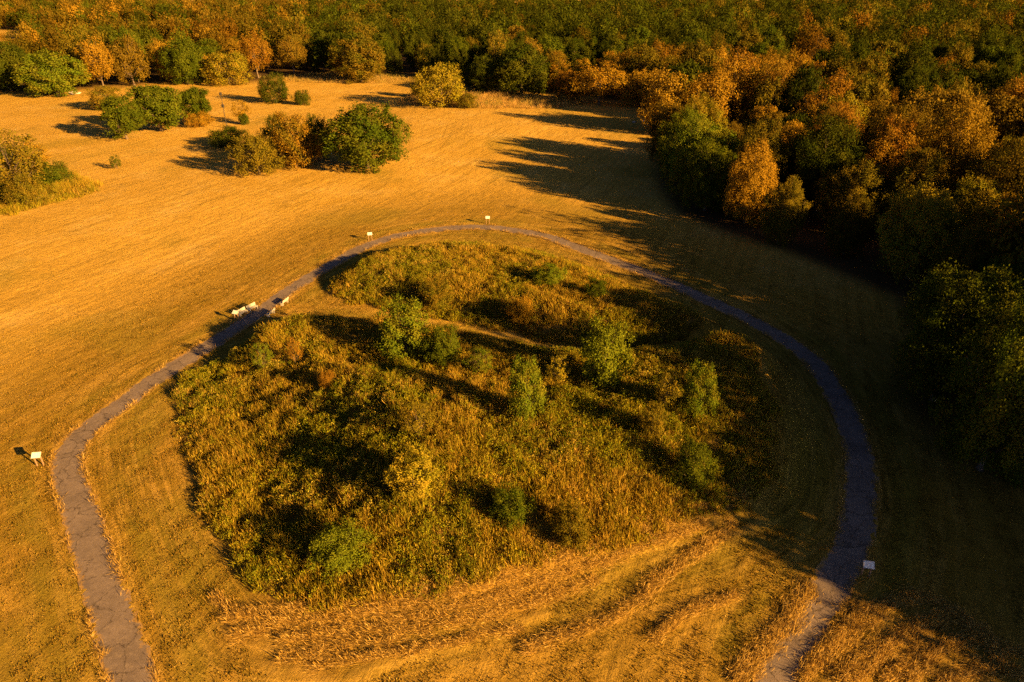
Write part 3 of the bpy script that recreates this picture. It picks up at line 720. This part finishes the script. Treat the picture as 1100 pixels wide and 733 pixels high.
def scatter(poly, n, lo, hi, smin):
    xs = nr.uniform(lo[0], hi[0], n); ys = nr.uniform(lo[1], hi[1], n)
    ok = (sdist(xs, ys, poly) > 1.5) & ~inside(xs, ys, FAR_FIELD) & ~inside(xs, ys, FAR_STRIP)
    return list(zip(xs[ok], ys[ok]))
cell = {}
def far_enough(x, y, d):
    cx_, cy_ = int(x // 12), int(y // 12)
    for i in (-1, 0, 1):
        for j in (-1, 0, 1):
            for (a, b, r_) in cell.get((cx_ + i, cy_ + j), ()):
                if (a - x) ** 2 + (b - y) ** 2 < max(d, r_ * .8) ** 2: return False
    return True
def put(x, y, r_): cell.setdefault((int(x // 12), int(y // 12)), []).append((x, y, r_))
for p in placed: put(*p)
woods = []
for poly, lo, hi, n in ((RIGHT_WOOD, (25, -70), (560, 830), 70000), (BACK_WOOD, (-620, 200), (430, 830), 100000)):
    for x, y in scatter(poly, n, lo, hi, 7):
        dist = math.hypot(x, y); h = rnd.uniform(9.5, 18.5)
        if y > 60 and not in_frame(x, y, h * .8, 6, 150): continue
        if y <= 60 and (x > 135 or x < y * .5): continue
        d = 7.5 if dist < 260 else 10.6
        if far_enough(x, y, d): put(x, y, 0); woods.append((x, y, h))
woods.sort(key=lambda t: math.hypot(t[0], t[1]))
print('woods', len(woods))
N_IND = 300
feD = dist_line(np.array([t[0] for t in woods]), np.array([t[1] for t in woods]), FE + [(46, 33), (54, 14), (68, -7), (84, -28)])
beD = dist_line(np.array([t[0] for t in woods]), np.array([t[1] for t in woods]), BE)
offscreen = []; far = []; cnt = 0
for i, (x, y, h) in enumerate(woods):
    edge = min(feD[i], beD[i])
    if edge < 6 and beD[i] < feD[i]: h *= rnd.uniform(.6, .95)
    elif x > 0 and y < 140 and edge < 45:
        h = rnd.uniform(17.5, 20.5) if (y < 32 or (x > 57 and y < 78)) else rnd.uniform(11.5, 14.5) if (x < 57 and y < 70) else rnd.uniform(13, 17) if y < 82 else rnd.uniform(14.5, 19.5)
        if edge < 10 and y > 60: h *= .8
    for d_ in LIT:     # lower growth on the sunny side of the tall edge trees
        vx, vy = x - d_['x'], y - d_['y']; al = vx * .829 - vy * .559; pe = abs(vx * .559 + vy * .829)
        if 0 < al < 34 and pe < 7.5: h = min(h, max(6, d_['h'] * .62 + al * .26))
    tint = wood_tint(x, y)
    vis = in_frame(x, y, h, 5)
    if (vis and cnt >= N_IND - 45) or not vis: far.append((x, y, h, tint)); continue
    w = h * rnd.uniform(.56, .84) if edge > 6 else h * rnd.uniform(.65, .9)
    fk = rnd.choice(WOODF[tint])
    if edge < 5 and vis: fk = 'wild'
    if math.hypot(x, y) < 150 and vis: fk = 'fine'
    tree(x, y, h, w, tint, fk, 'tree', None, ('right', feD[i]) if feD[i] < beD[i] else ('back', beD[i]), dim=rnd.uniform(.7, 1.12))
    cnt += vis
print('individual', cnt, 'far', len(far))

# far forest as one mass
def lowcrown(seed, lobes, sub, per, leaf):
    P, O, LC, r = leafcloud(seed, wr=.44, zb=.0, lobes=lobes, sub=sub, per=per, leaf=leaf, spread=.2, core=.15)
    n = len(P); d = unit(r.normal(size=(n, 3)) + O * .3); nr_ = unit(O * .8 + 1.5 * unit(P - np.array([0, 0, .35])) + r.normal(size=(n, 3)) * .35)
    L = leaf * r.uniform(.7, 1.5, n); v, q = kites(P, d, L * 1.5, L, nr_)
    br = r.uniform(.9, 1.1, n); hue = np.clip(fbm(P[:, 0] * 6 + 9, P[:, 2] * 6 + P[:, 1] * 5, seed, 2) * 1.6 - .3 + r.normal(0, .1, n), 0, 1)
    return v.astype(np.float32), q, np.repeat(br, 4).astype(np.float32), np.repeat(hue, 4).astype(np.float32)
LOW = [[lowcrown(300 + k, 22, 7, 13, .032) for k in range(4)], [lowcrown(310 + k, 18, 6, 8, .043) for k in range(4)], [lowcrown(320 + k, 30, 8, 16, .026) for k in range(4)]]
parts = []; vo = 0; vs, qs, cs = [], [], []
for (x, y, h, tint) in far:
    lod = 0 if math.hypot(x, y) < 420 else 1
    if y < 130: lod = 2
    v, q, br, hue = LOW[lod][rnd.randrange(4)]
    a = rnd.uniform(0, 6.28); ca, sa = math.cos(a), math.sin(a); w = min(h * rnd.uniform(.62, 1.0), 14.5)
    X_ = (v[:, 0] * ca - v[:, 1] * sa) * w + x; Y_ = (v[:, 0] * sa + v[:, 1] * ca) * w + y; Z_ = v[:, 2] * h
    vs.append(np.stack([X_, Y_, Z_], 1)); qs.append(q + vo); vo += len(v)
    t1, t2 = TINT[tint]; j = rnd.uniform(.45, 1.05)
    cs.append((np.array(t1) * (1 - hue[:, None]) + np.array(t2) * hue[:, None]) * br[:, None] * j)
print('far faces', vo // 4)
link('distant_forest', np_mesh('distant_forest', np.concatenate(vs), np.concatenate(qs), VCOL, [('col', np.concatenate(cs))]), kind='stuff', label='autumn woodland canopy running to the horizon', category='forest')

# ------------------------------------------------------------------ labels of the woodland trees
ORD = ['first', 'second', 'third', 'fourth', 'fifth', 'sixth', 'seventh', 'eighth', 'ninth', 'tenth', 'eleventh', 'twelfth', 'thirteenth', 'fourteenth', 'fifteenth', 'sixteenth']
SHAPE = dict(dense='full rounded', oval='upright oval', open='loose open', fine='leafy', wild='bushy irregular', shrub='low bushy', sapling='thin')
bins = {}
for d in REG:
    if d['label']: d['root']['label'] = d['label']; continue
    u, v, zz = proj(d['x'], d['y'], d['h']); d['u'] = u
    row = int(d['zone'][1] // 9)
    bins.setdefault((d['zone'][0], row, d['tint'], SHAPE[d['form']]), []).append(d)
for (side, row, tint, shp), L in bins.items():
    L.sort(key=lambda d: d['u'])
    rn = 'front row' if row == 0 else (ORD[row] if row < len(ORD) else 'deepest') + ' row back'
    wood = 'of the right wood' if side == 'right' else 'of the far wood'
    for i, d in enumerate(L):
        o = '' if len(L) == 1 else (ORD[i] + ' from left, ' if i < len(ORD) else 'rightmost run, ')
        pre = 'only ' if len(L) == 1 else ''
        d['root']['label'] = f"{pre}{shp} {tint} tree, {o}{rn} {wood}"
        d['root']['group'] = 'trees of the right wood' if side == 'right' else 'trees of the far wood'

# ------------------------------------------------------------------ signs
def sign_meshes():
    T = Matrix.Rotation(R(-38), 3, 'X')
    panel = MB().box((0, 0, 1.15), (.66, .46, .03), T.transposed(), .008).mesh('panel', WHITE)
    fr = MB()
    for sx in (-1, 1): fr.box(tuple(T.transposed() @ Vector((sx * .345, 0, -.005)) + Vector((0, 0, 1.15))), (.03, .54, .05), T.transposed(), .006)
    for sy in (-1, 1): fr.box(tuple(T.transposed() @ Vector((0, sy * .25, -.005)) + Vector((0, 0, 1.15))), (.655, .03, .05), T.transposed(), .006)
    frame = fr.mesh('frame', STONE)
    posts = [MB().box((sx * .25, .05, .56), (.09, .09, 1.14), None, .01).mesh('post', WOOD) for sx in (-1, 1)]
    return panel, frame, posts
SM = sign_meshes()
def sign(px, py, yaw, label):
    x, y, z = GT(px, py)
    root = link('information_sign', None, label=label, category='sign', group='information signs along the path'); root.location = (x, y, z); root.rotation_euler = (0, 0, R(yaw))
    link('panel', SM[0], root); link('frame', SM[1], root)
    for m in SM[2]: link('post', m, root)
sign(43.5, 501, 8, 'slanted white sign panel on two posts left of the path bend at lower left')
sign(524, 241, 0, 'small white slanted sign behind the path at the far top of its loop')
sign(398, 259, 12, 'small white slanted sign beside the path left of its far top')
sign(254.5, 345, -20, 'slanted sign at the left end of the benches by the path')
sign(929, 620, -12, 'shaded bluish slanted sign right of the path at lower right')

# ------------------------------------------------------------------ benches
def bench_meshes():
    P = {}
    m = MB()
    for k in range(4): m.box((0, -.20 + k * .125, .45), (1.6, .11, .04), None, .006)
    P['seat'] = m.mesh('seat', STONE)
    m = MB(); Rm = Matrix.Rotation(R(-12), 3, 'X')
    for k in range(4): m.box((0, .27 + k * .026, .54 + k * .10), (1.6, .03, .085), Rm, .006)
    P['backrest'] = m.mesh('backrest', STONE)
    P['leg'] = []
    for sx in (-1, 1):
        m = MB().box((sx * .64, 0, .215), (.09, .46, .43), None, .012); m.box((sx * .64, .30, .60), (.06, .05, .62), Rm, .008)
        P['leg'].append(m.mesh('leg', STONE))
    return P
BM = bench_meshes()
def bench(a, b, label, flip=False):
    xa, ya, _ = GT(*a); xb, yb, _ = GT(*b); x, y = (xa + xb) / 2, (ya + yb) / 2
    root = link('park_bench', None, label=label, category='bench', group='pale benches facing across the path')
    root.scale = (.85, .85, .85); root.location = (x, y, hz(x, y) + .02); root.rotation_euler = (0, 0, math.atan2(yb - ya, xb - xa) + (math.pi if flip else 0))
    link('seat', BM['seat'], root); link('backrest', BM['backrest'], root)
    for m in BM['leg']: link('leg', m, root)
bench((257, 341), (266, 336), 'pale bench on the field side of the path, next to the slanted sign')
bench((267, 336), (277, 331), 'pale bench on the field side of the path, farther from the slanted sign')
bench((285, 344), (297, 334), 'shaded pale bench on the mound side of the path', True)
bench((299, 332), (312, 322), 'brightly sunlit white bench on the mound side of the path', True)

# ------------------------------------------------------------------ pole with nest boxes, pale stones
x, y, z = GT(244, 138)
pr = link('nest_box_pole', None, label='tall thin pole with two small dark boxes standing in the field', category='pole'); pr.location = (x, y, z)
link('pole', MB().tube([(0, 0, -.1), (0, 0, 4), (.03, 0, 9.2)], [.10, .08, .06], 8).mesh('pole', DARKM), pr)
for zz_, s_ in ((5.6, .55), (8.6, .5)):
    m = MB().box((0, 0, zz_), (s_, s_, s_ * 1.1), None, .03); m.box((0, 0, zz_ + s_ * .6), (s_ * 1.2, s_ * 1.2, .06), None, .01)
    link('nest_box', m.mesh('nest_box', DARKM), pr)
def stone(px, py, d, label, name='boulder'):
    x, y, z = GT(px, py); r = random.Random(int(px)); import bmesh
    bm = bmesh.new(); bmesh.ops.create_icosphere(bm, subdivisions=3, radius=1)
    for v in bm.verts:
        k = 1 + .35 * (math.sin(v.co.x * 3 + px) * math.cos(v.co.y * 4 + px) + .5 * math.sin(v.co.z * 7)); v.co = Vector((v.co.x * d[0] * k, v.co.y * d[1] * k, v.co.z * d[2] * k))
    me = bpy.data.meshes.new(name); bm.to_mesh(me); bm.free(); me.materials.append(ROCK)
    o = link(name, me, label=label, category='boulder'); o.location = (x, y, z + d[2] * .4)
stone(464, 113, (1.6, .8, .7), 'pale stone at the left foot of the round yellow-green tree')
stone(80, 101, (1.8, .9, .6), 'pale stone beside the broad bright green tree at left')
stone(681, 132, (.5, .35, .3), 'left one of two pale stones at the far right of the clearing')
stone(692, 131, (.45, .3, .3), 'right one of two pale stones at the far right of the clearing')
